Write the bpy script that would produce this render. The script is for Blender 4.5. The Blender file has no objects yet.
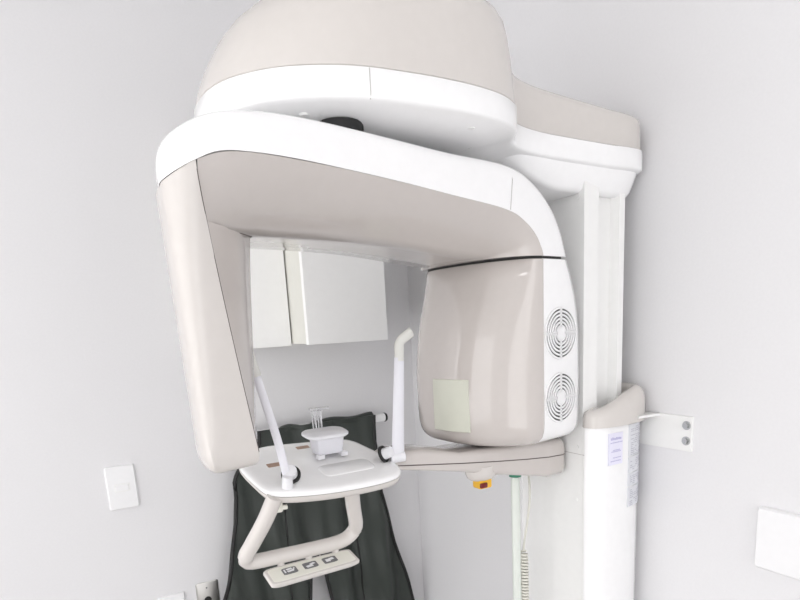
import bpy, bmesh, math, random
from mathutils import Vector, Matrix
random.seed(4)
C = bpy.context.scene.collection
H = 1.6                       # height of the camera above the floor

# ------------------------------------------------------------------ materials
def mat(name, col, rough=.4, metal=0, coat=0, trans=0, alpha=1, emis=None, bump=None, ior=1.5, spec=.5):
    m = bpy.data.materials.new(name); m.use_nodes = True
    nt = m.node_tree; b = nt.nodes['Principled BSDF']
    b.inputs['Base Color'].default_value = (*col, 1)
    b.inputs['Roughness'].default_value = rough
    b.inputs['Metallic'].default_value = metal
    b.inputs['Coat Weight'].default_value = coat
    b.inputs['Coat Roughness'].default_value = .05
    b.inputs['Transmission Weight'].default_value = trans
    b.inputs['IOR'].default_value = ior
    b.inputs['Alpha'].default_value = alpha
    b.inputs['Specular IOR Level'].default_value = spec
    if emis:
        b.inputs['Emission Color'].default_value = (*emis[0], 1); b.inputs['Emission Strength'].default_value = emis[1]
    # slight procedural variation of colour and relief
    tc = nt.nodes.new('ShaderNodeTexCoord'); nz = nt.nodes.new('ShaderNodeTexNoise')
    sc, st, dist = bump if bump else (60, .02, .0005)
    nz.inputs['Scale'].default_value = sc; nz.inputs['Detail'].default_value = 4
    nt.links.new(tc.outputs['Object'], nz.inputs['Vector'])
    bp = nt.nodes.new('ShaderNodeBump'); bp.inputs['Strength'].default_value = st; bp.inputs['Distance'].default_value = dist
    nt.links.new(nz.outputs['Fac'], bp.inputs['Height']); 
    if bump: nt.links.new(bp.outputs['Normal'], b.inputs['Normal'])
    mx = nt.nodes.new('ShaderNodeMix'); mx.data_type = 'RGBA'
    mx.inputs[6].default_value = (*[c*.97 for c in col], 1); mx.inputs[7].default_value = (*[min(1, c*1.02) for c in col], 1)
    nt.links.new(nz.outputs['Fac'], mx.inputs[0]); nt.links.new(mx.outputs[2], b.inputs['Base Color'])
    return m
M = dict(
    wall=mat('wall_paint', (.78,.775,.788), .75, bump=(180,.15,.0008), spec=.3),
    ceil=mat('ceiling_paint', (.82,.82,.82), .8, bump=(150,.1,.0008)),
    floor=mat('floor_vinyl', (.42,.41,.40), .4, bump=(20,.1,.0008)),
    white=mat('white_gloss_plastic', (.91,.91,.915), .22, coat=.3),
    whitem=mat('white_satin_plastic', (.86,.86,.85), .4),
    beige=mat('beige_gloss_plastic', (.58,.54,.515), .09, coat=.6),
    beigel=mat('beige_satin_plastic', (.645,.612,.585), .25, coat=.2),
    col=mat('white_painted_metal', (.86,.86,.85), .4),
    cream=mat('cream_plastic', (.77,.76,.69), .45),
    cab=mat('cabinet_laminate', (.95,.95,.94), .35),
    cabs=mat('cabinet_edge_laminate', (.76,.755,.70), .45),
    plate=mat('switch_plastic', (.87,.87,.88), .35),
    steel=mat('brushed_steel', (.55,.54,.52), .35, .9, bump=(300,.1,.0004)),
    chrome=mat('zinc_bolt', (.5,.51,.51), .28, 1),
    seam=mat('dark_seam', (.12,.10,.09), .7),
    gseam=mat('grey_seam', (.5,.48,.47), .6),
    black=mat('black_rubber', (.008,.008,.008), .6),
    dark=mat('dark_recess', (.03,.03,.03), .8),
    apron=mat('grey_green_vinyl', (.034,.041,.036), .42, bump=(260,.35,.001), spec=.45),
    piping=mat('black_piping', (.006,.006,.006), .5),
    win=mat('pale_green_window', (.66,.67,.58), .45),
    frost=mat('frosted_plastic', (.93,.93,.98), .3, trans=.25, ior=1.3),
    clear=mat('clear_plastic', (.94,.94,.96), .08, trans=.9, ior=1.3),
    lid=mat('milky_plastic', (.92,.92,.95), .3, trans=.15, ior=1.3),
    yellow=mat('yellow_plastic', (.85,.48,.03), .35),
    red=mat('dark_red_plastic', (.16,.006,.006), .35),
    green=mat('green_plastic', (.03,.22,.13), .4),
    palegreen=mat('pale_tube', (.72,.76,.71), .3),
    pad=mat('translucent_cream', (.90,.90,.86), .35, trans=.4, ior=1.25),
    vent=mat('vent_recess', (.10,.10,.10), .8),
    brown=mat('tan_slot', (.42,.29,.22), .6),
    icon=mat('grey_button', (.16,.16,.165), .4),
    iconw=mat('white_print', (.75,.75,.76), .5),
    sticker=mat('pale_lilac_label', (.78,.77,.90), .4),
    label=mat('grey_label', (.72,.73,.77), .4),
    ink=mat('violet_ink', (.5,.48,.70), .6),
    inkd=mat('dark_ink', (.48,.48,.54), .6),
    lamp=mat('lamp_diffuser', (.9,.9,.9), .5, emis=((1,.985,.97), 1)),
)
M['lamp'].node_tree.nodes['Principled BSDF'].inputs['Emission Strength'].default_value = 4.0

# ------------------------------------------------------------------ helpers
def link(name, me, m, parent=None, angle=38):
    for p in me.polygons: p.use_smooth = True
    me.set_sharp_from_angle(angle=math.radians(angle))
    if m: me.materials.append(m)
    o = bpy.data.objects.new(name, me); C.objects.link(o)
    if parent: o.parent = parent
    return o
def base_of(parent):
    b = Vector((0,0,0)); p = parent
    while p: b += p.location; p = p.parent
    return b
def obj(name, bm, m, parent=None, angle=38, bevel=0, seg=2):
    """world-space bmesh -> ONE mesh object under parent"""
    if bevel:
        es = [e for e in bm.edges if len(e.link_faces) == 2 and e.calc_face_angle(0) > .6]
        bmesh.ops.bevel(bm, geom=es, offset=bevel, segments=seg, profile=.5, affect='EDGES', clamp_overlap=True)
    bmesh.ops.recalc_face_normals(bm, faces=bm.faces)
    me = bpy.data.meshes.new(name)
    off = base_of(parent) if parent else None
    if parent is None:
        cs = [v.co for v in bm.verts]
        off = Vector(((min(c.x for c in cs)+max(c.x for c in cs))/2, (min(c.y for c in cs)+max(c.y for c in cs))/2, min(c.z for c in cs)))
    for v in bm.verts: v.co -= off
    bm.to_mesh(me); bm.free()
    o = link(name, me, m, parent, angle)
    if parent is None: o.location = off
    return o
def thing(name, label, cat, loc, group=None):
    o = bpy.data.objects.new(name, None); C.objects.link(o); o.location = loc
    o.empty_display_size = .05
    return tag(o, label, cat, group)
def tag(o, label, cat, group=None):
    o['label'] = label; o['category'] = cat
    if group: o['group'] = group
    return o
def struct(o):
    o['kind'] = 'structure'; return o
def box(bm, a, b, mtx=None):
    vs = [Vector((x,y,z)) for x in (a[0],b[0]) for y in (a[1],b[1]) for z in (a[2],b[2])]
    if mtx: vs = [mtx @ v for v in vs]
    v = [bm.verts.new(c) for c in vs]
    for f in ((0,1,3,2),(4,6,7,5),(0,4,5,1),(2,3,7,6),(0,2,6,4),(1,5,7,3)): bm.faces.new([v[i] for i in f])
    return bm
def nb(): return bmesh.new()
def loft(bm, rings, cap0=True, cap1=True, closed=True):
    rr = [[bm.verts.new(p) for p in r] for r in rings]; n = len(rr[0])
    for a, b in zip(rr, rr[1:]):
        for i in range(n if closed else n-1):
            j = (i+1) % n
            try: bm.faces.new((a[i], a[j], b[j], b[i]))
            except ValueError: pass
    if cap0: bm.faces.new(rr[0][::-1])
    if cap1: bm.faces.new(rr[-1])
    return bm
def tube(bm, pts, r, seg=12, flat=1.0, up=Vector((0,0,1)), closed=False):
    pts = [Vector(p) for p in pts]; rings = []
    n = len(pts)
    for i, p in enumerate(pts):
        t = (pts[(i+1) % n] - pts[i-1]) if (closed or 0 < i < n-1) else (pts[1]-pts[0] if i == 0 else pts[-1]-pts[-2])
        t.normalize(); s = t.cross(up)
        if s.length < 1e-4: s = t.cross(Vector((0,1,0)))
        s.normalize(); w = s.cross(t)
        ri = r[i] if isinstance(r, (list, tuple)) else r
        rings.append([p + s*math.cos(a)*ri*flat + w*math.sin(a)*ri for a in [2*math.pi*k/seg for k in range(seg)]])
    if closed: rings.append(rings[0]); 
    loft(bm, rings, not closed, not closed)
    if closed: bmesh.ops.remove_doubles(bm, verts=bm.verts, dist=1e-6)
    return bm
def catmull(P, n, closed=True):
    P = [Vector(p) for p in P]; m = len(P); out = []
    segs = m if closed else m-1
    dense = []
    for i in range(segs):
        g = lambda k: P[k % m] if closed else P[max(0, min(m-1, k))]
        p0,p1,p2,p3 = g(i-1),g(i),g(i+1),g(i+2)
        for k in range(16):
            t = k/16
            dense.append(.5*((2*p1)+(-p0+p2)*t+(2*p0-5*p1+4*p2-p3)*t*t+(-p0+3*p1-3*p2+p3)*t**3))
    dense.append(P[0].copy() if closed else P[-1].copy())
    L = [0]
    for a, b in zip(dense, dense[1:]): L.append(L[-1]+(b-a).length)
    N = n if closed else n-1
    j = 0
    for k in range(n):
        d = L[-1]*k/N
        while j < len(L)-2 and L[j+1] < d: j += 1
        t = (d-L[j])/max(1e-9, L[j+1]-L[j]); out.append(dense[j].lerp(dense[j+1], min(1,t)))
    return out
def inset(ring, d):
    n = len(ring); out = []
    A = sum(ring[i].x*ring[(i+1)%n].y-ring[(i+1)%n].x*ring[i].y for i in range(n))
    s = 1 if A > 0 else -1
    for i in range(n):
        t = ring[(i+1)%n]-ring[i-1]; nn = Vector((-t.y, t.x, 0))*s
        nn.normalize(); out.append(ring[i]+nn*d)
    return out
def lift(ring, z): return [Vector((p.x, p.y, z)) for p in ring]
def cyl(bm, c, axis, r, h, seg=24, r2=None):
    axis = Vector(axis).normalized(); s = axis.orthogonal().normalized(); w = axis.cross(s); c = Vector(c)
    r2 = r if r2 is None else r2
    rg = lambda rr, o: [c+axis*o+s*math.cos(2*math.pi*k/seg)*rr+w*math.sin(2*math.pi*k/seg)*rr for k in range(seg)]
    return loft(bm, [rg(r,0), rg(r2,h)])
def rrect(w, h, r, n=5):
    out = []
    for cx, cy, a0 in ((w/2-r,h/2-r,0),(-w/2+r,h/2-r,90),(-w/2+r,-h/2+r,180),(w/2-r,-h/2+r,270)):
        for k in range(n+1):
            a = math.radians(a0+90*k/n); out.append((cx+r*math.cos(a), cy+r*math.sin(a)))
    return out

# ------------------------------------------------------------------ room
XW, YW = 1.092, 1.808         # planes of the right and of the left wall
CE = 2.75
struct(obj('floor', box(nb(), (-2.6,-2.6,-.1), (XW,YW,0)), M['floor']))
struct(obj('ceiling', box(nb(), (-2.6,-2.6,CE), (XW,YW,CE+.1)), M['ceil']))
struct(obj('wall_left', box(nb(), (-2.6,YW,-.1), (XW+.1,YW+.1,CE+.1)), M['wall']))
struct(obj('wall_right', box(nb(), (XW,-2.6,-.1), (XW+.1,YW,CE+.1)), M['wall']))
struct(obj('light_blocking_wall', box(nb(), (-2.6,-2.7,-.1), (-.7,-2.6,CE+.1)), M['wall']))  # unseen partial wall, added to cut some world light from behind the camera
struct(obj('baseboard_left', box(nb(), (-2.6,YW-.012,0), (XW,YW,.08)), M['plate'], bevel=.003))
struct(obj('baseboard_right', box(nb(), (XW-.012,-2.6,0), (XW,YW-.012,.08)), M['plate'], bevel=.003))
LS = [((-1.35,.55), 'square ceiling light panel nearer the wall with the cabinets'), ((-.55,-.95), 'square ceiling light panel farther from the wall with the cabinets')]
for (x, y), lab in LS:
    t = thing('ceiling_light', lab, 'ceiling light', (x,y,CE), 'ceiling light panels')
    fr = nb(); 
    for a, b in (((-.32,-.32),(.32,-.30)),((-.32,.30),(.32,.32)),((-.32,-.30),(-.30,.30)),((.30,-.30),(.32,.30))):
        box(fr, (x+a[0],y+a[1],CE-.02), (x+b[0],y+b[1],CE))
    obj('frame', fr, M['plate'], t)
    obj('diffuser', box(nb(), (x-.30,y-.30,CE-.012), (x+.30,y+.30,CE-.004)), M['lamp'], t)

# ------------------------------------------------------------------ wall cabinets
def cabinet(label, x0, x1, yf, zb, zt, side_gap):
    t = thing('wall_cabinet', label, 'cabinet', ((x0+x1)/2, YW, zb), 'white wall cabinets')
    obj('body', box(nb(), (x0+.002,yf+.022,zb+.002), (x1-.002,YW,zt)), M['cabs'], t, bevel=.001)
    obj('door', box(nb(), (x0,yf,zb), (x1,yf+.019,zt+.002)), M['cab'], t, bevel=.0015)
    return t
cabinet('shallower white wall cabinet on the left of the pair', .385, .606, 1.68, H-.048, H+.52, 0)
cabinet('deeper white wall cabinet on the right, nearer the room corner', .609, .857, 1.55, H-.045, H+.52, 0)

# ------------------------------------------------------------------ plates on the walls
def wall_plate(name, label, cat, on, c, w, h, z, m, thick=.008, group=None):
    """on='Y' lies on the left wall, on='X' on the right one"""
    if on == 'Y': f = lambda u, v, d: Vector((c+u, YW-d, z+v)); loc = (c, YW, z-h/2)
    else: f = lambda u, v, d: Vector((XW-d, c+u, z+v)); loc = (XW, c, z-h/2)
    t = thing(name, label, cat, loc, group)
    out = rrect(w, h, .006); ins = rrect(w-.006, h-.006, .004)
    obj('plate', loft(nb(), [[f(u,v,0) for u,v in out], [f(u,v,thick*.6) for u,v in out], [f(u,v,thick) for u,v in ins]]), m, t)
    return t, f
t, f = wall_plate('light_switch', 'white light switch alone on the left wall, with one rocker', 'light switch', 'Y', .1165, .0765, .124, H-.4115, M['plate'])
# rocker and its small frame
bm = nb(); loft(bm, [[f(u,v,.007) for u,v in rrect(.040,.024,.002)], [f(u,v,.0092) for u,v in rrect(.039,.023,.002)]]); obj('switch_frame', bm, M['whitem'], t)
bm = nb(); loft(bm, [[f(u,v,.0088) for u,v in rrect(.034,.018,.002)], [f(u,v,.0115) for u,v in rrect(.032,.016,.002)]]); obj('rocker', bm, M['plate'], t)
t, f = wall_plate('wall_plate', 'white outlet plate low on the left wall, beside the steel plate', 'outlet', 'Y', .203, .0755, .12, H-.763-.06, M['plate'])
for s in (-1,1):
    bm = nb(); cyl(bm, f(s*.0095, -.0, .0075), (0,-1,0), .0025, .0012, 12); obj('socket_hole', bm, M['dark'], t)
t, f = wall_plate('jack_plate', 'brushed steel plate with a black round hole beside the apron', 'outlet', 'Y', .308, .067, .12, H-.752-.06, M['steel'], .003)
bm = nb(); cyl(bm, f(-.002,.0600-.0585,.0025), (0,-1,0), .011, .0018, 24); o = obj('jack', bm, M['black'], t)
bm = nb(); cyl(bm, f(-.002,.0415,.0025), (0,-1,0), .0026, .0018, 14); obj('screw', bm, M['icon'], t)
t, f = wall_plate('blank_plate', 'large white blank plate on the right wall at the photo edge', 'wall plate', 'X', .5150, .121, .119, H-.4275, M['plate'], .011)

# ------------------------------------------------------------------ apron on its rail
YA = 1.762
t = thing('apron_rail', 'white round rail with black end cap holding the apron', 'rail', (.72, YW, H-.315))
bm = nb(); tube(bm, [(.46,YA,H-.311),(.940,YA,H-.311)], .0145, 20); obj('rod', bm, M['white'], t)
bm = nb(); tube(bm, [(.940,YA,H-.311),(.944,YA,H-.311),(.949,YA,H-.311)], [.0155,.0158,.013], 20); obj('end_cap', bm, M['black'], t)
for x in (.477, .921):
    bm = nb(); tube(bm, [(x,YA,H-.311),(x,YW,H-.311)], .006, 10); obj('bracket', bm, M['whitem'], t)
def lerpf(tab, z):
    for (z0,x0),(z1,x1) in zip(tab, tab[1:]):
        if z <= z0 and z >= z1: 
            k = (z0-z)/(z0-z1); return x0+(x1-x0)*k
    return tab[-1][1] if z < tab[-1][0] else tab[0][1]
Ltab = [(-.27,.503),(-.345,.497),(-.40,.43),(-.43,.411),(-.486,.411),(-.56,.40),(-.686,.371),(-.81,.341),(-1.12,.29)]
Rtab = [(-.27,.893),(-.385,.886),(-.564,.897),(-.78,.952),(-1.013,1.010),(-1.12,1.03)]
Clt = [(-.27,.66),(-.70,.66),(-.89,.606),(-1.12,.545)]
Crt = [(-.27,.66),(-.70,.66),(-.915,.688),(-1.12,.72)]
def fold(x, z):
    k = min(1, max(0, (-z-.33)/.4))
    a = .010*math.sin(x*38+1.0+z*2)+.006*math.sin(x*83+z*5)+.004*math.sin(z*31+x*17)
    return a*(.35+.8*k)
def topz(x):  # bunched wavy upper edge over the rail
    return -.009*max(0,min(1,(.70-x)/.06))+.003*math.sin(x*44)+.005*math.exp(-((x-.60)/.03)**2)
ap = thing('lead_apron', 'dark green-grey vinyl protective apron draped over the wall rail', 'apron', (.68, YA, H-1.12))
bm = nb(); pipes = nb(); NZ, NX = 46, 26
def half(ltab, rtab):
    zs = [-.295-(1.12-.295)*k/NZ for k in range(NZ+1)]
    def surf(x, z, off): return Vector((x, YA-.0185-off-fold(x,z)*1.0-.004*min(1,(-z-.295)/.2), H+z))
    rows = []
    for z in [None]*5+zs:
        rows.append(z)
    G = []
    for i, z in enumerate(rows):
        r = []
        for j in range(NX+1):
            u = j/NX
            if z is None:                                  # wraps over the rod
                a = math.pi*(.95-.95*i/5*.98)
                x = ltab[0][1]+(rtab[0][1]-ltab[0][1])*u
                rr = .0195
                r.append(Vector((x, YA+rr*math.cos(math.pi-a)*-1, H-.311+rr*math.sin(a)+topz(x))) if False else
                         Vector((x, YA-rr*math.cos(a)*-1, H-.311+rr*math.sin(a)+topz(x)*math.sin(a))))
            else:
                xl, xr = lerpf(ltab, z), lerpf(rtab, z); x = xl+(xr-xl)*u
                r.append(surf(x, z, 0))
        G.append(r)
    # G rows 0..4 go from the back of the rod to the front
    G[0:5] = G[0:5]
    for off in (0,):
        vv = [[bm.verts.new(p) for p in r] for r in G]
        v2 = [[bm.verts.new(p+Vector((0,-.0035,0)) if k >= 5 else p+Vector((0, (p.y-YA)*.16, (p.z-(H-.311))*.16))) for p in r] for k, r in enumerate(G)]
        nr = len(G)
        for i in range(nr-1):
            for j in range(NX):
                bm.faces.new((vv[i][j], vv[i][j+1], vv[i+1][j+1], vv[i+1][j]))
                bm.faces.new((v2[i][j], v2[i+1][j], v2[i+1][j+1], v2[i][j+1]))
            for j in (0, NX): bm.faces.new((vv[i][j], vv[i+1][j], v2[i+1][j], v2[i][j]))
        for j in range(NX):
            for i in (0, nr-1): bm.faces.new((vv[i][j], v2[i][j], v2[i][j+1], vv[i][j+1]))
    return G
GL = half(Ltab, Clt); GR = half(Crt, Rtab)
obj('apron_panel', bm, M['apron'], ap, angle=60)
for col in ([r[0] for r in GL[5:]], [r[-1] for r in GR[5:]], [r[-1] for r in GL[5:] if r[-1].z < H-.70], [r[0] for r in GR[5:] if r[0].z < H-.70]):
    tube(pipes, [p+Vector((0,-.003,0)) for p in col], .0062, 8)
for G in (GL, GR): tube(pipes, [p+Vector((0,-.003,0)) for p in G[-1]], .005, 8)
obj('piping', pipes, M['piping'], ap)
# hook band seams running down the panels
bm = nb()
for tab in ([(z, .56-(-z-.4)*.03) for z in [-.4-.04*k for k in range(17)]], [(z, .785+(-z-.4)*.05) for z in [-.4-.04*k for k in range(17)]]):
    tube(bm, [(x, YA-.0232-fold(x,z)-.004*min(1,(-z-.295)/.2), H+z) for z, x in tab], .0028, 6)
obj('panel_seam', bm, M['piping'], ap)

# ================================================================== the x-ray machine
mc = thing('panoramic_xray_machine', 'large white and beige dental panoramic x-ray machine mounted on the right wall', 'x-ray machine', (.95,.94,0))
PV = Vector((.42,.92,0)); A9 = math.radians(9)
E1 = Vector((math.cos(A9), math.sin(A9), 0)); E2 = Vector((-math.sin(A9), math.cos(A9), 0))
def E(a, b, z):
    k = max(0, min(1, (-.15-a)/.11)); k = k*k*(3-2*k)      # the outer end face is set askew
    a += k*.36*max(0, b+.105)
    return PV+E1*a+E2*b+Vector((0,0,H+z))

# ---- column
def plan_prism(outline, levels, n=None):
    """levels: (z, inset)"""
    base = [Vector((x,y,0)) for x,y in outline]
    if n: base = catmull(base, n)
    return loft(nb(), [lift(inset(base, d) if d else base, z) for z, d in levels])
def rr_plan(x0,x1,y0,y1,r,n=6):
    return [((x0+x1)/2+u, (y0+y1)/2+v) for u,v in rrect(x1-x0, y1-y0, r, n)]
# inner sliding column with a groove on the side facing the camera
g0, g1, gd = .962, 1.014, .020
pl = [(.918,.850),(g0-.004,.850),(g0,.850+gd),(g1,.850+gd),(g1+.004,.850),(1.034,.850),(1.042,.858),(1.042,1.037),(1.034,1.045),(.918,1.045)]
obj('inner_column', plan_prism(pl, [(.9,0),(H+.262,0)]), M['col'], mc, angle=25)
for x, y, z, r_ in ((.9185,.868,.222,.006),(.9188,.866,-.274,.0045),(.9188,.868,-.391,.0045)):
    bm = nb(); cyl(bm, (x,y,H+z), (-1,0,0), r_, .002, 16); obj('screw_cap', bm, M['whitem'], mc)
# outer column: front panel facing the patient side, D-shaped covers each side
obj('front_panel', box(nb(), (.9185,.846,.02), (.940,1.034,H-.20)), M['col'], mc, bevel=.002)
bm = box(nb(), (.9178,.846,H-.2895), (.9192,.905,H-.2885)); obj('panel_seam', bm, M['gseam'], mc)
dcov = [(.914,.842),(.916,.826),(.927,.815),(.95,.810),(.985,.808),(1.022,.811),(1.048,.818),(1.067,.829),(1.078,.843),(1.083,.862),(1.084,.90),(1.084,1.0),(1.078,1.04),(1.06,1.056),(1.01,1.066),(.95,1.066),(.918,1.058),(.914,1.036),(.94,1.036),(.95,1.03),(.95,.852),(.94,.845)]
obj('column_cover', plan_prism(dcov, [(.02,.004),(.03,0),(H-.226,0)]), M['white'], mc, angle=50)
# beige collar with a slanting rolled top
base = catmull([Vector((x,y,0)) for x,y in [(.932,.862),(.922,.853),(.913,.846),(.911,.832),(.920,.815),(.95,.804),(.99,.801),(1.030,.804),(1.062,.812),(1.080,.828),(1.089,.855),(1.090,.95),(1.089,1.02),(1.080,1.045),(1.06,1.062),(1.01,1.072),(.95,1.072),(.916,1.06),(.912,1.045),(.932,1.034),(.934,.94)]], 110)
def colz(p, k): 
    s = min(1, max(0, (p.x-.91)/.16)); s = s*s*(3-2*s)
    return H-.229+k*(.036+.040*s)
rings = []
for k, d in ((0,.002),(.0,0),(.55,0),(.8,.003),(.93,.009),(1,.018),(.97,.027),(.85,.030),(0,.030)):
    rr_ = inset(base, d); rings.append([Vector((q.x,q.y,colz(p,k))) for p,q in zip(base, rr_)])
bm = nb(); loft(bm, rings, False, False)
obj('column_collar', bm, M['beigel'], mc, angle=60)
obj('base_plate', box(nb(), (.80,.78,0), (1.086,1.10,.025)), M['col'], mc, bevel=.004)
# labels
st = box(nb(), (.948,.8070,H-.310), (.989,.8100,H-.243)); bm = st
obj('maker_label', bm, M['sticker'], mc)
bm = nb()
random.seed(9)
x = .953
while x < .984:
    w = random.uniform(.0022,.0042); h_ = random.uniform(.0035,.0065); box(bm, (x,.8066,H-.2575), (x+w,.8071,H-.2575+h_)); x += w+.0009
for z, x0, x1 in ((-.2640,.952,.985),(-.2800,.960,.981),(-.2830,.955,.984),(-.2960,.960,.983),(-.3030,.953,.983)):
    xx = x0
    while xx < x1:
        w = random.uniform(.002,.005); box(bm, (xx,.8066,H+z), (xx+w,.8071,H+z+.0018)); xx += w+.001
obj('label_print', bm, M['ink'], mc)
# long strip of paper labels around the rounded corner
def cornerpt(s, z, off=.0008):
    P = [Vector((1.010,.8100,0)),Vector((1.032,.8138,0)),Vector((1.048,.818,0)),Vector((1.067,.829,0)),Vector((1.078,.843,0)),Vector((1.0815,.855,0))]
    k = s*(len(P)-1); i = min(len(P)-2, int(k)); p = P[i].lerp(P[i+1], k-i); d = (P[i+1]-P[i]).normalized()
    return Vector((p.x+d.y*off, p.y-d.x*off, H+z))
bm = nb(); gr = nb()
for z0, z1 in ((-.232,-.300),(-.302,-.336),(-.338,-.366),(-.369,-.412)):
    r = [cornerpt(s/10, z0, .0022) for s in range(11)]+[cornerpt(s/10, z0, -.002) for s in range(10,-1,-1)]
    r2 = [cornerpt(s/10, z1, .0022) for s in range(11)]+[cornerpt(s/10, z1, -.002) for s in range(10,-1,-1)]
    loft(bm, [r, r2])
    z = z0-.006
    while z > z1+.003:
        s = .06
        while s < .9:
            w = random.uniform(.04,.14)
            if random.random() > .25:
                loft(gr, [[cornerpt(s,z,.0024),cornerpt(s+w,z,.0024),cornerpt(s+w,z,.0026),cornerpt(s,z,.0029)],[cornerpt(s,z-.0013,.0024),cornerpt(s+w,z-.0013,.0024),cornerpt(s+w,z-.0013,.0026),cornerpt(s,z-.0013,.0029)]])
            s += w+.03
        z -= .0042
obj('paper_label', bm, M['label'], mc); obj('paper_label_print', gr, M['inkd'], mc)
# bracket to the wall
wb = obj('wall_bracket', box(nb(), (XW-.0055,.717,H-.2875), (XW,1.05,H-.2155)), M['whitem'], mc, bevel=.001)
bm = nb()
loft(bm, [[Vector((1.03,.80,z)),Vector((XW-.004,.791,z)),Vector((XW-.004,1.04,z)),Vector((1.03,1.04,z))] for z in (H-.2205,H-.2155)])
obj('bracket_arm', bm, M['whitem'], mc)
for z in (-.234,-.266):
    bm = nb(); cyl(bm, (XW-.0055,.7285,H+z), (-1,0,0), .0092, .0016, 24); cyl(bm, (XW-.007,.7285,H+z), (-1,0,0), .0068, .005, 6, .0062)
    obj('bolt', bm, M['chrome'], mc, angle=30)

# ---- overhead head
YC = .935
hh = [(.232,.0),(.236,.05),(.256,.102),(.303,.155),(.38,.193),(.47,.205),(.56,.205),(.63,.192),(.682,.163),(.708,.126),(.738,.104),(.79,.094),(.86,.097),(.95,.105),(1.02,.110),(1.062,.102),(1.082,.072),(1.086,.0)]
outl = [Vector((x,YC-w,0)) for x,w in hh]+[Vector((x,YC+w,0)) for x,w in hh[-2:0:-1]]
R = catmull(outl, 160)
lv = [(.2725,.078),(.2745,.055),(.2790,.030),(.2845,.009),(.2865,.0032),(.2885,.0006),(.291,0),(.3235,0),(.3250,.0015)]
def tilt(x): return -.014*max(0, min(1, (x-.68)/.30))   # the neck drops a little towards the column
obj('head_shell', loft(nb(), [[Vector((p.x,p.y,H+z+tilt(p.x))) for p in inset(R, d)] for z, d in lv]), M['white'], mc, angle=45)
# disc-shaped beige upper cover
hd = [(.234,.0),(.238,.05),(.258,.101),(.305,.153),(.38,.191),(.47,.203),(.56,.203),(.63,.190),(.681,.161),(.704,.12),(.715,.06),(.717,0)]
disc = catmull([Vector((x,YC-w,0)) for x,w in hd]+[Vector((x,YC+w,0)) for x,w in hd[-2:0:-1]], 120)
def dome(z, k, s):     # k front slope 0..1, s inset
    r = inset(disc, s); out = []
    for p in r:
        f_ = max(0, min(1, (.56-p.x)/.32)); 
        out.append(Vector((p.x+k*.095*f_, YC+(p.y-YC)*(1-.25*k*f_*f_), z)))
    return out
rg = [dome(H+z, k, s) for z, k, s in ((.3250,0,.002),(.3270,.0,.0),(.345,.03,.002),(.37,.12,.004),(.40,.27,.007),(.425,.45,.011),(.445,.66,.016),(.458,.84,.024),(.466,.98,.036),(.470,1.06,.055),(.472,1.1,.08))]
bm = nb(); loft(bm, rg)
obj('head_top_cover', bm, M['beigel'], mc, angle=50)
nk = [(.60,.14),(.67,.135),(.712,.118),(.745,.101),(.79,.0925),(.86,.0955),(.95,.1035),(1.018,.108),(1.058,.100),(1.078,.070),(1.082,0)]
neck = catmull([Vector((x,YC-w,0)) for x,w in nk]+[Vector((x,YC+w,0)) for x,w in nk[-2::-1]], 110)
bm = nb(); loft(bm, [[Vector((p.x,p.y,H+z+tilt(p.x)+(.022*max(0,(1.08-p.x)/.38) if z > .34 else 0))) for p in inset(neck, d)] for z, d in ((.3250,.002),(.3270,0),(.372,.002),(.380,.005),(.385,.011),(.387,.020))])
obj('neck_top_cover', bm, M['beigel'], mc, angle=50)
# underside of the neck, swelling down around the column
ul = [(.695,0),(.698,.045),(.712,.078),(.745,.088),(.79,.087),(.86,.089),(.95,.097),(1.02,.101),(1.057,.093),(1.075,.066),(1.079,0)]
und0 = catmull([Vector((x,YC-w,0)) for x,w in ul]+[Vector((x,YC+w,0)) for x,w in ul[-2:0:-1]], 90)
def und(z0, k, d):
    out = []
    for p in inset(und0, d):
        q = max(0, min(1, (p.x-.70)/.17)); q = q*q*(3-2*q)
        out.append(Vector((p.x, p.y, H+z0+tilt(p.x)-k*(.002+.040*q))))
    return out
bm = nb(); loft(bm, [und(.2885,0,-.001), und(.2870,.15,.001), und(.2860,.5,.007), und(.284,.85,.014), und(.2825,.97,.020), und(.2815,1,.027)])
obj('neck_underside', bm, M['white'], mc, angle=60)
bm = nb(); cyl(bm, (.392,.814,H+.2640), (0,0,1), .034, .0120, 36); obj('pivot_opening', bm, M['black'], mc)
bm = nb(); cyl(bm, (.43,.935,H+.240), (0,0,1), .085, .036, 40); obj('pivot_hub', bm, M['col'], mc)
for x, y in ((.335,.800),(.445,.775),(.585,.765)):
    bm = nb(); cyl(bm, (x,y,H+(.2785 if y > .79 else .2800)-.0015), (0,0,1), .006, .004, 20, .008); obj('screw_plug', bm, M['whitem'], mc)
bm = nb()
for p0 in [min(R, key=lambda p: (p.x-.402)**2+(p.y-(YC-.203))**2)]:
    tube(bm, [(p0.x,p0.y-.0002,H+.3235),(p0.x,p0.y-.0002,H+.293),(p0.x,p0.y+.002,H+.2868)], .0007, 6)
obj('shell_seam', bm, M['gseam'], mc)

# ---- rotating arm (in its own turned frame)
def half_ring(pts): # pts list of (a,b,z) for -side; mirrored for + side
    return pts+[(a,-b,z) for a,b,z in pts[::-1]]
def bez(p0,p1,p2,n):
    return [tuple((1-t)**2*p0[i]+2*t*(1-t)*p1[i]+t*t*p2[i] for i in range(3)) for t in [k/n for k in range(n+1)]]
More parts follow.
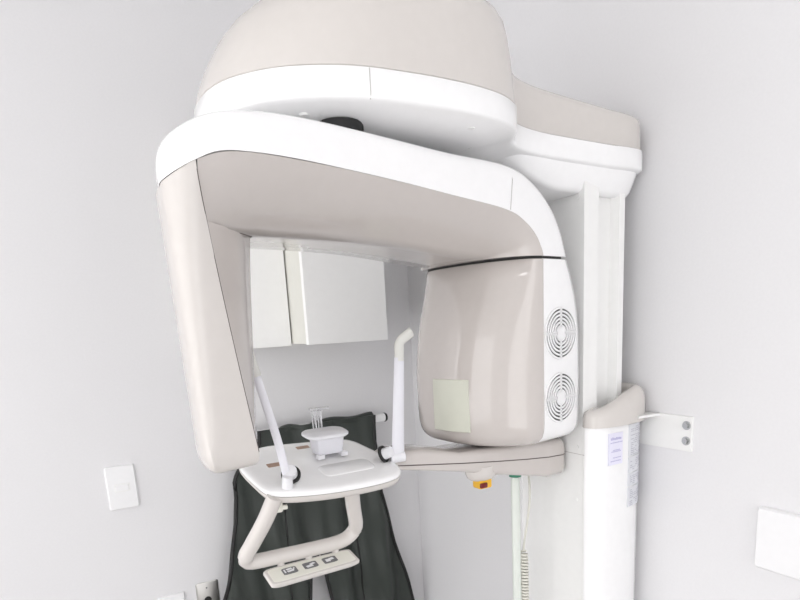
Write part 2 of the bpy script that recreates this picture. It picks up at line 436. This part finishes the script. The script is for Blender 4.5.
# sections: outer top (a,z), lip (a,z), bottom (a,z), half-width at lip, half-width of bottom flat, half width of top flat
S = [ # Oa   Oz    Ia    Iz    hw   ht
 (-.308,.188,-.306,.170,.070,.045),
 (-.305,.202,-.304,.174,.102,.080),
 (-.294,.221,-.293,.183,.129,.108),
 (-.275,.236,-.274,.1935,.145,.125),
 (-.247,.248,-.247,.2045,.152,.136),
 (-.207,.2555,-.207,.2075,.155,.142),
 (-.150,.2590,-.150,.2075,.155,.144),
 (-.080,.2585,-.080,.2040,.155,.145),
 (.020,.2550,.020,.1975,.155,.145),
 (.120,.251,.120,.189,.155,.145),
 (.200,.251,.190,.1835,.155,.145),
 (.250,.249,.235,.179,.155,.145),
 (.290,.242,.270,.172,.155,.144),
 (.325,.228,.298,.160,.154,.143),
 (.356,.208,.318,.147,.154,.143),
 (.384,.183,.332,.134,.153,.142),
 (.404,.153,.341,.120,.153,.142),
 (.415,.128,.345,.112,.153,.142),
 (.424,.1065,.346,.1065,.153,.142)]
def refine(T, n):     # smooth in-between sections
    out = []
    for i in range(len(T)-1):
        p = [T[max(0,i-1)], T[i], T[i+1], T[min(len(T)-1,i+2)]]
        for k in range(n):
            t = k/n
            out.append(tuple(.5*(2*b+(c-a)*t+(2*a-5*b+4*c-d)*t*t+(3*b-a-3*c+d)*t**3) for a,b,c,d in zip(*p)))
    return out+[T[-1]]
rings = []
for Oa,Oz,Ia,Iz,hw,ht in refine(S, 4):
    side = [(Ia,-hw,Iz)]
    f1 = tuple(x+(y-x)*.60 for x,y in zip((Ia,-hw,Iz),(Oa,-hw,Oz)))
    side += [tuple(x+(y-x)*k for x,y in zip((Ia,-hw,Iz),f1)) for k in (.33,.66)]
    side += bez(f1, (Oa,-hw,Oz), (Oa,-ht,Oz), 6)
    side += [(Oa,-ht*.5,Oz)]
    ring = half_ring(side)
    rings.append([E(*p) for p in ring])
obj('arm_top_shell', loft(nb(), rings), M['white'], mc, angle=55)
# beige underside
B = [ # Ia   Iz    Ba    Bz   hw   hb   bulge
 (-.272,.194,-.268,.138,.1445,.119,.0),
 (-.250,.2025,-.246,.131,.149,.105,.004),
 (-.225,.2060,-.220,.130,.153,.085,.008),
 (-.190,.2070,-.185,.130,.1545,.070,.010),
 (-.140,.2060,-.140,.130,.1545,.063,.010),
 (-.080,.2035,-.080,.130,.1545,.062,.010),
 (.000,.1985,-.010,.129,.1545,.064,.010),
 (.080,.1925,.060,.1265,.1545,.067,.010),
 (.140,.1885,.115,.1225,.1545,.070,.010),
 (.190,.1840,.165,.118,.1545,.074,.011),
 (.235,.1795,.205,.114,.1545,.077,.013),
 (.270,.1725,.235,.111,.1545,.078,.016),
 (.298,.1605,.252,.109,.1535,.078,.020),
 (.318,.1475,.262,.108,.153,.078,.024),
 (.332,.1345,.268,.107,.1525,.076,.028),
 (.341,.1205,.270,.1068,.1525,.075,.031),
 (.346,.1065,.271,.1065,.1525,.074,.033)]
rings = []
for Ia,Iz,Ba,Bz,hw,hb,bu in refine(B, 3):
    p0 = (Ia,-hw,Iz); p2 = (Ba,-hb,Bz)
    k = bu/.033
    mid = ((Ia+Ba)/2-bu*.6*k, -(hw*(.5+.42*k)+hb*(.5-.42*k)) , (Iz+Bz)/2-(1-k)*bu*.9)
    side = bez(p0, mid, p2, 10)+[(Ba-bu*.35*k,-hb*.45,Bz)]
    far = [(a, -b+.024*(1-k)*max(0,min(1,(hw+b)/(hw-hb))), z) for a,b,z in side[::-1]]
    top = Iz+(.002 if Iz < .17 else .01)
    ring = side+far+[(Ia,hw*.5,top),(Ia,-hw*.5,top)]
    rings.append([E(*p) for p in ring])
obj('arm_underside', loft(nb(), rings), M['beige'], mc, angle=60)
bm = nb()
tube(bm, [E(.262,-.132,.2508),E(.262,-.140,.2495),E(.2615,-.1505,.240),E(.2605,-.1552,.226),E(.258,-.1553,.205),E(.2545,-.1553,.1775)], .0007, 6)
obj('arm_seam', bm, M['gseam'], mc)

# ---- tube housing
def tplan(z):
    """beige front outline from (lip,-hw) round the nose to (lip,+hw)"""
    zz = z
    tab = [(.104,.030),(.08,.026),(.04,.012),(0,-.003),(-.05,-.015),(-.10,-.021),(-.15,-.022),(-.20,-.019),(-.245,-.012)]
    n = lerpf(tab, zz)
    pts = [(.346,-.152),(.322,-.147),(.298,-.130),(.274,-.103),(.256,-.070),(.247,-.030),(.2455,0),(.247,.030),(.252,.070),(.268,.103),(.296,.130),(.322,.147),(.346,.152)]
    return [Vector((a+n*1.15*max(0,(.346-a)/.1), b, 0)) for a,b in pts]
def shrink(r, d, cx=.345):
    return [Vector((cx+(p.x-cx)*(1-d/.1) if p.x < cx else p.x, p.y*(1-d/.152), 0)) for p in r]
zl = [(.1025,.003),(.1010,0),(.07,0),(.035,0),(0,0),(-.04,0),(-.08,0),(-.12,0),(-.16,0),(-.20,0),(-.218,.001),(-.230,.005),(-.239,.013),(-.2435,.024),(-.245,.038)]
rings = []
for z, d in zl:
    r = shrink(catmull(tplan(z), 40, False), d); r += [Vector((.35,r[-1].y*.5,0)),Vector((.35,-r[-1].y*.5,0))]
    rings.append([E(p.x,p.y,z) for p in r])
th = obj('tube_housing', loft(nb(), rings), M['beige'], mc, angle=55)
rings = []
for z, d in zl:
    xo = lerpf([(.104,.425),(.07,.441),(.035,.454),(0,.462),(-.04,.467),(-.12,.469),(-.245,.467)], z)
    w = .1525*(1-d/.1525)
    xo -= d*.6
    half_ = [(.3465,-w),(.36,-w),(.385,-w),(.41 if xo>.43 else xo-.022,-w),(xo-.018,-w),(xo-.006,-w+.004),(xo,-w+.016),(xo+.002,-w*.5)]
    rr2 = half_+[(a,-b) for a,b in half_[::-1]]
    rings.append([E(a,b,z) for a,b in rr2])
tb = obj('tube_side_cover', loft(nb(), rings), M['white'], mc, angle=55)
# joint gap between arm and housing
rr2 = catmull(tplan(.104), 40, False); gap = [Vector((.346+(p.x-.346)*.93,p.y*.975,0)) for p in rr2]+[Vector((.408,.146,0)),Vector((.408,-.146,0))]
obj('joint_gap', loft(nb(), [[E(p.x,p.y,z) for p in gap] for z in (.100,.109)]), M['dark'], mc)
# exit window, hugging the nose
pts = catmull(tplan(-.16), 161, False)
wp = [p for p in pts if -.066 <= p.y <= .027][::4]
rings = []
for k, z in enumerate((-.110,-.1115,-.2095,-.211)):
    o1 = .0003 if k in (0,3) else .0018
    rings.append([E(p.x-o1,p.y,z) for p in wp]+[E(p.x+.002,p.y,z) for p in wp[::-1]])
obj('exit_window', loft(nb(), rings), M['win'], mc, angle=30)
# fan grilles
def fan(a0, z0, r):
    y0 = -.1525
    P = lambda a, rad, d: E(a0+rad*math.cos(a), y0-d, z0+rad*math.sin(a))
    bm = nb(); loft(bm, [[P(2*math.pi*k/48, r, .0002) for k in range(48)], [P(2*math.pi*k/48, r, .0006) for k in range(48)]])
    g = obj('fan_grille', bm, M['vent'], tb_parent)
    bm = nb()
    def ann(r0, r1, d1):
        N = 56; loft(bm, [[P(2*math.pi*k/N, rr_, d) for rr_, d in ((r0,.0004),(r0,d1),(r1,d1),(r1,.0004))] for k in range(N)]+[[P(0, rr_, d) for rr_, d in ((r0,.0004),(r0,d1),(r1,d1),(r1,.0004))]], False, False)
    d1 = .0030
    n = 5; p = (r-.014)/n; gm = M['vent']
    for k in range(n+1):
        c = .014+p*k; ann(c-.0017, c+.0017, d1)
    loft(bm, [[P(2*math.pi*k/32, .0135, d) for k in range(32)] for d in (.0004,d1)])
    for q in range(4):
        a = q*math.pi/2
        ca, sa = math.cos(a), math.sin(a); hw = .0024
        rg_ = []
        for rad in (.01, r+.001):
            rg_.append([E(a0+rad*ca-s*hw*sa, y0-d, z0+rad*sa+s*hw*ca) for s, d in ((-1,.0004),(-1,d1),(1,d1),(1,.0004))])
        loft(bm, rg_)
    bmesh.ops.remove_doubles(bm, verts=bm.verts, dist=1e-6)
    obj('grille_ring', bm, M['white'], g, angle=30)
tb_parent = mc
fan(.396, -.034, .0475); fan(.396, -.157, .0475)

# ---- detector
def shell_plan(z):
    k = max(0, min(1, (.184-z)/.36)); w_ = .0112*(1-k)
    xa = -.264+.050*k**1.15; ya = .122-.018*k; g_ = max(0, (z-.13)/.07); g_ = min(1, g_)**.8; ya += .025*g_; xa -= .011*g_
    return [(xa,-ya),(-.274-w_*.5,-.124+.014*k-.022*g_),(-.286-w_,-.108-.016*g_),(-.296-w_,-.078),(-.300-w_,-.04),(-.3005-w_,0),(-.300-w_,.04),(-.296-w_,.078),(-.286-w_,.108),(-.274-w_*.5,.124-.014*k),(xa,ya)], (xa,ya)
def shell_ring(z, d=0):
    P_, (xa,ya) = shell_plan(z)
    r = catmull([Vector((a,b,0)) for a,b in P_], 44, False)
    r += [Vector((xa-.004,ya*.5,0)), Vector((xa-.004,-ya*.5,0))]
    c = Vector((-.25,0,0))
    if d: r = [Vector((c.x+(p.x-c.x)*(1-d/.05), p.y*(1-d/.12), 0)) for p in r]
    cap = lambda a: min(.200, .202-.029*max(0, min(1, (-.268-a)/.036)))
    return [E(p.x,p.y,min(z, cap(p.x))) for p in r]
dz = [(.2000,.004),(.183,0),(.14,0),(.09,0),(.04,0),(-.01,0),(-.06,0),(-.10,0),(-.135,0),(-.155,0),(-.166,.001),(-.174,.004),(-.1795,.009),(-.182,.017)]
obj('detector_housing', loft(nb(), [shell_ring(z-0, d) for z, d in dz]), M['beigel'], mc, angle=50)
def inner_ring(z, d=0):
    _, (xa,ya) = shell_plan(z)
    k = max(0, min(1, (.13-z)/.31))
    xn = -.1635-.052*k**1.0; xn = min(xn, xa*-1 if False else 9)
    xn = max(xn, xa+.0015); yn = .036+.052*k**1.5
    pts = [(xa-.0005,-ya+.0012),(xa+(xn-xa)*.5,-(ya+yn)/2+.001),(xn-.003,-yn-.002),(xn,-yn+.006),(xn+.001,0),(xn,yn-.006),(xn-.003,yn+.002),(xa+(xn-xa)*.5,(ya+yn)/2-.001),(xa-.0005,ya-.0012)]
    pts += [(xa-.02,ya*.6),(xa-.02,-ya*.6)]
    return [E(a-d*.5,b*(1-d/.12),z) for a,b in pts]
dz2 = [(.132,0),(.10,0),(.06,0),(.02,0),(-.03,0),(-.08,0),(-.12,0),(-.15,0),(-.166,.001),(-.174,.004),(-.1795,.010),(-.181,.018)]
obj('detector_inner_cover', loft(nb(), [inner_ring(z, d) for z, d in dz2]), M['beige'], mc, angle=35)
bm = nb()
sp = []
for z in [.184-.015*k for k in range(24)]:
    _, (xa,ya) = shell_plan(z); sp.append(E(xa,-ya-.0001,z))
tube(bm, sp, .0005, 6)
sp = [E(-.264,-.1195,.1335),E(-.255,-.112,.1305),E(-.225,-.086,.1295),E(-.19,-.058,.1295),E(-.165,-.040,.1295),E(-.162,-.03,.1295)]
tube(bm, sp, .0006, 6)
obj('housing_seam', bm, M['seam'], mc)

# ---- support beam from the column to the chin rest
secs = [ # x, y0, y1, ztop, zseam, zbot
 (.909,.893,1.005,-.262,-.2915,-.330),(.900,.889,1.008,-.256,-.2915,-.3365),(.86,.888,1.008,-.255,-.290,-.3345),(.80,.889,1.005,-.252,-.285,-.322),(.72,.892,1.0,-.250,-.277,-.306),(.64,.896,.995,-.248,-.268,-.286),
 (.56,.900,.99,-.230,-.258,-.270),(.51,.905,.985,-.228,-.252,-.261),(.485,.91,.98,-.240,-.2515,-.261),(.45,.915,.975,-.2455,-.2515,-.260)]
def bsec(x,y0,y1,z0,z1,r,top):
    r = min(r, (z0-z1)*.45)
    pts = []
    if top:
        seq = [(y0,z1),(y0,z0-r)]+[(y0+r-r*math.cos(a),z0-r+r*math.sin(a)) for a in (.4,.8,1.2)]+[(y0+r,z0),(y1-r,z0)]+[(y1-r+r*math.cos(a),z0-r+r*math.sin(a)) for a in (1.2,.8,.4)]+[(y1,z0-r),(y1,z1)]
    else:
        seq = [(y0,z0),(y0,z1+r)]+[(y0+r-r*math.cos(a),z1+r-r*math.sin(a)) for a in (.4,.8,1.2)]+[(y0+r,z1),(y1-r,z1)]+[(y1-r+r*math.cos(a),z1+r-r*math.sin(a)) for a in (1.2,.8,.4)]+[(y1,z1+r),(y1,z0)]
    return [Vector((x,y,H+z)) for y,z in seq]
sb = obj('support_beam', loft(nb(), [bsec(x,y0,y1,zt,zs+.0004,.014,True) for x,y0,y1,zt,zs,zb in secs]), M['beige'], mc, angle=50)
obj('beam_lower_cover', loft(nb(), [bsec(x,y0+.0005,y1,zs-.0009,zb,.012,False) for x,y0,y1,zt,zs,zb in secs]), M['beige'], mc, angle=50)
bm = nb(); tube(bm, [(x,y0+.0004,H+zs-.0002) for x,y0,y1,zt,zs,zb in secs], .0012, 6); obj('beam_seam', bm, M['seam'], mc)
# emergency stop under the beam
bm = nb(); ec = (.703,.915)
pl2 = [Vector((ec[0]+.036*math.cos(a), ec[1]+.021*math.sin(a), 0)) for a in [2*math.pi*k/32 for k in range(32)]]
loft(bm, [lift([Vector((ec[0]+(p.x-ec[0])*s, ec[1]+(p.y-ec[1])*s,0)) for p in pl2], H+z) for z, s in ((-.285,1.1),(-.300,1.05),(-.308,.95),(-.313,.75),(-.315,.6))])
obj('stop_pod', bm, M['beigel'], mc)
bm = nb(); loft(bm, [[Vector((ec[0]+u*s, ec[1]+v*s, H+z)) for u,v in rrect(.031,.026,.004)] for z, s in ((-.314,1),(-.329,1),(-.331,.93))])
es = obj('emergency_stop', bm, M['yellow'], mc)
bm = nb(); loft(bm, [[Vector((ec[0]-.0075+u*s, ec[1]-.0127-d, H-.3235+v*s)) for u,v in rrect(.017,.010,.002)] for d, s in ((0,1),(.003,1),(.004,.8))])
obj('stop_button', bm, M['red'], es)
# pale pole under the beam with green fitting, coil cord beside it
bm = nb(); cyl(bm, (.824,.955,.02), (0,0,1), .0098, H-.338-.02, 20); obj('cord_pole', bm, M['palegreen'], mc)
bm = nb(); cyl(bm, (.824,.955,H-.3385), (0,0,1), .0135, .012, 20); obj('pole_fitting', bm, M['green'], mc)
bm = nb()
path = [Vector((.880,.975,H-.345)),Vector((.874,.965,H-.372)),Vector((.876,.968,H-.41)),Vector((.868,.968,H-.46)),Vector((.857,.965,H-.495)),Vector((.8415,.952,H-.517))]
tube(bm, catmull(path, 40, False), .0026, 8)
zt = H-.517; N = 1500; turns = 62
coil = []
for k in range(N):
    t_ = k/N; a = 2*math.pi*turns*t_; z = zt-.46*t_
    coil.append(Vector((.8415+.0045*t_+.0085*math.cos(a), .952+.0085*math.sin(a), z)))
tube(bm, coil, .0027, 5)
obj('coiled_cord', bm, M['cream'], mc, angle=80)

# ---- chin rest table
slope = .19
def tz(y): return -.2515+slope*(y-.84)
tout = [(.2450,.975),(.2475,.935),(.2510,.900),(.2570,.880),(.270,.868),(.295,.857),(.34,.846),(.39,.841),(.44,.842),(.472,.850),(.489,.866),(.495,.892),(.494,.93),(.484,.985),(.475,1.02),(.455,1.040),(.40,1.050),(.335,1.060),(.300,1.058),(.265,1.040),(.248,1.01)]
TR = catmull([Vector((x,y,0)) for x,y in tout], 96)
def tring(d, dzv): return [Vector((p.x,p.y,H+tz(q.y)+dzv)) for p, q in zip(inset(TR, d), TR)]
def tring2(d, dzv): return [Vector((p.x,p.y,H+tz(p.y)+dzv)) for p in inset(TR, d)]
bm = nb(); loft(bm, [tring2(.001,-.0085),tring2(0,-.006),tring2(0,-.003),tring2(.002,-.0005),tring2(.006,.001),tring2(.014,.0018)])
tray = obj('chin_rest_table', bm, M['white'], mc, angle=50)
bm = nb(); loft(bm, [tring2(.030,-.026),tring2(.014,-.0245),tring2(.006,-.0205),tring2(.0015,-.014),tring2(.001,-.0095)])
obj('table_base', bm, M['beigel'], tray, angle=60)
bm = nb(); loft(bm, [tring2(.0022,-.0100),tring2(.0022,-.0080)]); obj('table_seam', bm, M['seam'], tray)
# slots
for cx, cy, w, h_ in ((.372,1.022,.024,.012),(.302,.966,.032,.015)):
    bm = nb(); loft(bm, [[Vector((cx+u, cy+v, H+tz(cy+v)+d)) for u,v in rrect(w,h_,.002)] for d in (.001,.0024)])
    obj('slot', bm, M['brown'], tray)
# shallow pad moulded in the top
bm = nb()
loft(bm, [[Vector((.405+u*s, .905+v*s, H+tz(.905+v*s)+d)) for u,v in rrect(.095,.045,.012)] for d, s in ((.0012,1.0),(.0028,.985),(.0034,.95))])
obj('moulded_pad', bm, M['white'], tray, angle=60)

# temple supports: knob in a black ring, swivel and frosted blade
def support(kc, kn, pts, rads, padpts, padr):
    kc = Vector(kc); kn = Vector(kn).normalized()
    bm = nb(); cyl(bm, kc, kn, .0155, .004, 32); ring = obj('knob_ring', bm, M['black'], mc)
    bm = nb(); cyl(bm, kc+kn*.003, kn, .0105, .016, 24, .0095); obj('temple_knob', bm, M['lid'], mc)
    bm = nb(); P_ = catmull(pts, 14, False); rs = [rads[0]+(rads[1]-rads[0])*k/13 for k in range(14)]
    tube(bm, P_, rs, 12, .45, up=Vector((.6,.8,0)).normalized() if False else Vector((0,0,1)))
    s_ = obj('temple_support', bm, M['frost'], mc, angle=60)
    bm = nb(); tube(bm, catmull(padpts, 10, False), padr, 12, .5); obj('temple_pad', bm, M['pad'], s_, angle=60)
support((.299,.886,H-.228), (-.25,-.75,.6), [(.289,.874,H-.232),(.280,.876,H-.17),(.268,.880,H-.11),(.258,.885,H-.06)], (.0065,.0062), [(.259,.885,H-.068),(.253,.887,H-.040),(.250,.889,H-.010)], .0085)
support((.476,.905,H-.226), (.55,-.75,.35), [(.503,.897,H-.232),(.507,.897,H-.17),(.512,.897,H-.11),(.516,.897,H-.058)], (.0128,.0098), [(.516,.897,H-.064),(.517,.897,H-.040),(.520,.897,H-.030),(.545,.900,H-.016)], .0092)
bm = nb(); cyl(bm, (.490,.902,H-.2335), (.9,-.3,0), .0105, .026, 20, .009); obj('support_foot', bm, M['lid'], mc)
bm = nb(); cyl(bm, (.287,.874,H-.243), (0,-.3,1), .009, .02, 20, .008); obj('support_foot', bm, M['lid'], mc)

# handle loop
hp = [(.266,.875,-.255),(.252,.890,-.293),(.233,.912,-.336),(.2235,.922,-.356),(.2245,.9265,-.368),(.240,.929,-.3735),(.30,.929,-.3755),(.37,.928,-.3765),(.402,.928,-.373),(.4195,.926,-.360),(.419,.915,-.343),(.406,.892,-.305),(.394,.868,-.266)]
bm = nb(); tube(bm, catmull([Vector((x,y,H+z)) for x,y,z in hp], 70, False), .0128, 16, 1.0)
obj('grab_handle', bm, M['beigel'], mc, angle=80)
# touch panel below the handle
def pt(u, v, d):   # u along x 0..1, v from near to far 0..1
    a = Vector((.2500,.882,H-.4045)).lerp(Vector((.4105,.887,H-.4045)), u)
    b = Vector((.2460,.921,H-.3895)).lerp(Vector((.4065,.926,H-.3925)), u)
    return a.lerp(b, v)+Vector((0,-.35,.93))*d
rp = rrect(1, 1, .1, 4)
rp = [(.5+max(-.5,min(.5,u)), .5+v) for u,v in [(x*1.0, y) for x,y in rrect(1,1,.12,4)]]
rp = [((u-.5)*(1)+.5, v) for u,v in rp]
bm = nb()
def pring(s, d): return [pt(.5+(u-.5)*(1-(1-s)*.35), .5+(v-.5)*s, d) for u,v in rp]
loft(bm, [pring(.86,-.009),pring(1,-.005),pring(1,.0),pring(.95,.0022)])
cp = obj('control_panel', bm, M['beigel'], mc, angle=40)
bm = nb(); loft(bm, [pring(.80,.0020),pring(.80,.0028)]); obj('panel_face', bm, M['cream'], cp)
for uc, kind in ((.245,0),(.475,1),(.70,2)):
    bm = nb(); loft(bm, [[pt(uc+u, .54+v, d) for u,v in rrect(.155,.36,.04,3)] for d in (.0026,.0042)])
    b_ = obj('button', bm, M['icon'], cp)
    bm = nb()
    def dash(u0,v0,u1,v1,w=.045):
        n_ = Vector((-(v1-v0), u1-u0)); L_ = math.hypot(*n_); nx, ny = n_.x/L_*w*.25, n_.y/L_*w
        loft(bm, [[pt(uc+a, .54+b, d) for a,b in ((u0-nx,v0-ny),(u1-nx,v1-ny),(u1+nx,v1+ny),(u0+nx,v0+ny))] for d in (.0040,.0048)])
    if kind == 0:
        dash(-.055,-.10,-.055,.10,.03); dash(-.03,.06,.03,.09); dash(-.03,-.06,.035,-.03); dash(.03,-.08,.055,.10,.03)
    elif kind == 1:
        dash(-.05,-.08,.02,-.05,.06); dash(0,.02,.05,.06)
    else:
        dash(-.05,-.02,0,-.02,.08); dash(0,.02,.045,.04,.06)
    obj('button_symbol', bm, M['iconw'], b_)
for x in (.28,.33,.38):
    bm = nb(); cyl(bm, (x,.925,H-.398), (0,0,1), .006, .022, 14); obj('panel_mount', bm, M['beigel'], cp)
# little lock under the left corner of the table
bm = nb(); cyl(bm, (.272,.882,H-.282), (0,0,1), .007, .016, 6); cyl(bm, (.277,.882,H-.277), (1,0,0), .004, .009, 10); obj('height_lock', bm, M['cream'], mc)

# ------------------------------------------------------------------ chin cup and bite tubes on the table
cc = thing('chin_cup', 'frosted plastic box with wide flanged lid on the white chin table', 'plastic container', (.392,.970,H+tz(.97)+.002))
cx, cy = .399, .970; zb_ = tz(cy)+.0024
bm = nb(); loft(bm, [[Vector((cx+u*s, cy+v*s, H+z)) for u,v in rrect(.050,.040,.006)] for z, s in ((zb_+.0045,.9),(zb_+.006,.93),(zb_+.036,1.08))]); obj('cup_body', bm, M['frost'], cc)
bm = nb(); loft(bm, [[Vector((cx-.002+u*s, cy+v*s, H+z+.10*v)) for u,v in rrect(.080,.056,.020)] for z, s in ((zb_+.0355,.9),(zb_+.038,1.0),(zb_+.041,1.0),(zb_+.043,.95))]); obj('lid', bm, M['lid'], cc, angle=60)
for u in (-.022,.022):
    bm = box(nb(), (cx+u-.006,cy-.026,H+zb_-.001), (cx+u+.006,cy-.012,H+zb_+.006)); obj('foot', bm, M['lid'], cc, bevel=.001)
bt = thing('bite_rod', 'pair of clear upright plastic tubes with a small crosspiece behind the plastic box', 'clear tube', (.404,1.018,H+tz(1.018)))
for dx in (-.0045,.0065):
    bm = nb(); cyl(bm, (.402+dx,1.018,H+tz(1.018)+.0035), (0,0,1), .0040, .0660, 16); obj('tube', bm, M['clear'], bt)
bm = nb(); loft(bm, [[Vector((.409+u, 1.018+v, H-.1475+d)) for u,v in rrect(.038,.014,.005)] for d in (-.002,.0025)]); obj('crosspiece', bm, M['clear'], bt)

# ------------------------------------------------------------------ camera, light, view
cam = bpy.data.cameras.new('camera'); co = bpy.data.objects.new('camera', cam); C.objects.link(co)
cam.sensor_width = 36; cam.lens = 590/800*36
cam.shift_x = (400-412)/800; cam.shift_y = (442.7-300)/800
cam.clip_start = .02
ax = Vector((.85320143,-.51905641,-.05126164)); dn = Vector((-.14647697,-.14412053,-.97865917)); fw = Vector((.50059146,.84250206,-.19899365))
mtx = Matrix((( ax.x,-dn.x,-fw.x,0),(ax.y,-dn.y,-fw.y,0),(ax.z,-dn.z,-fw.z,H),(0,0,0,1)))
co.matrix_world = mtx
bpy.context.scene.camera = co
w = bpy.data.worlds.new('world'); bpy.context.scene.world = w; w.use_nodes = True
w.node_tree.nodes['Background'].inputs['Color'].default_value = (1,.992,.995,1)
w.node_tree.nodes['Background'].inputs['Strength'].default_value = 1.75
v = bpy.context.scene.view_settings
v.view_transform = 'Standard'; v.look = 'None'; v.gamma = 1; v.exposure = 0.4; v.use_curve_mapping = False
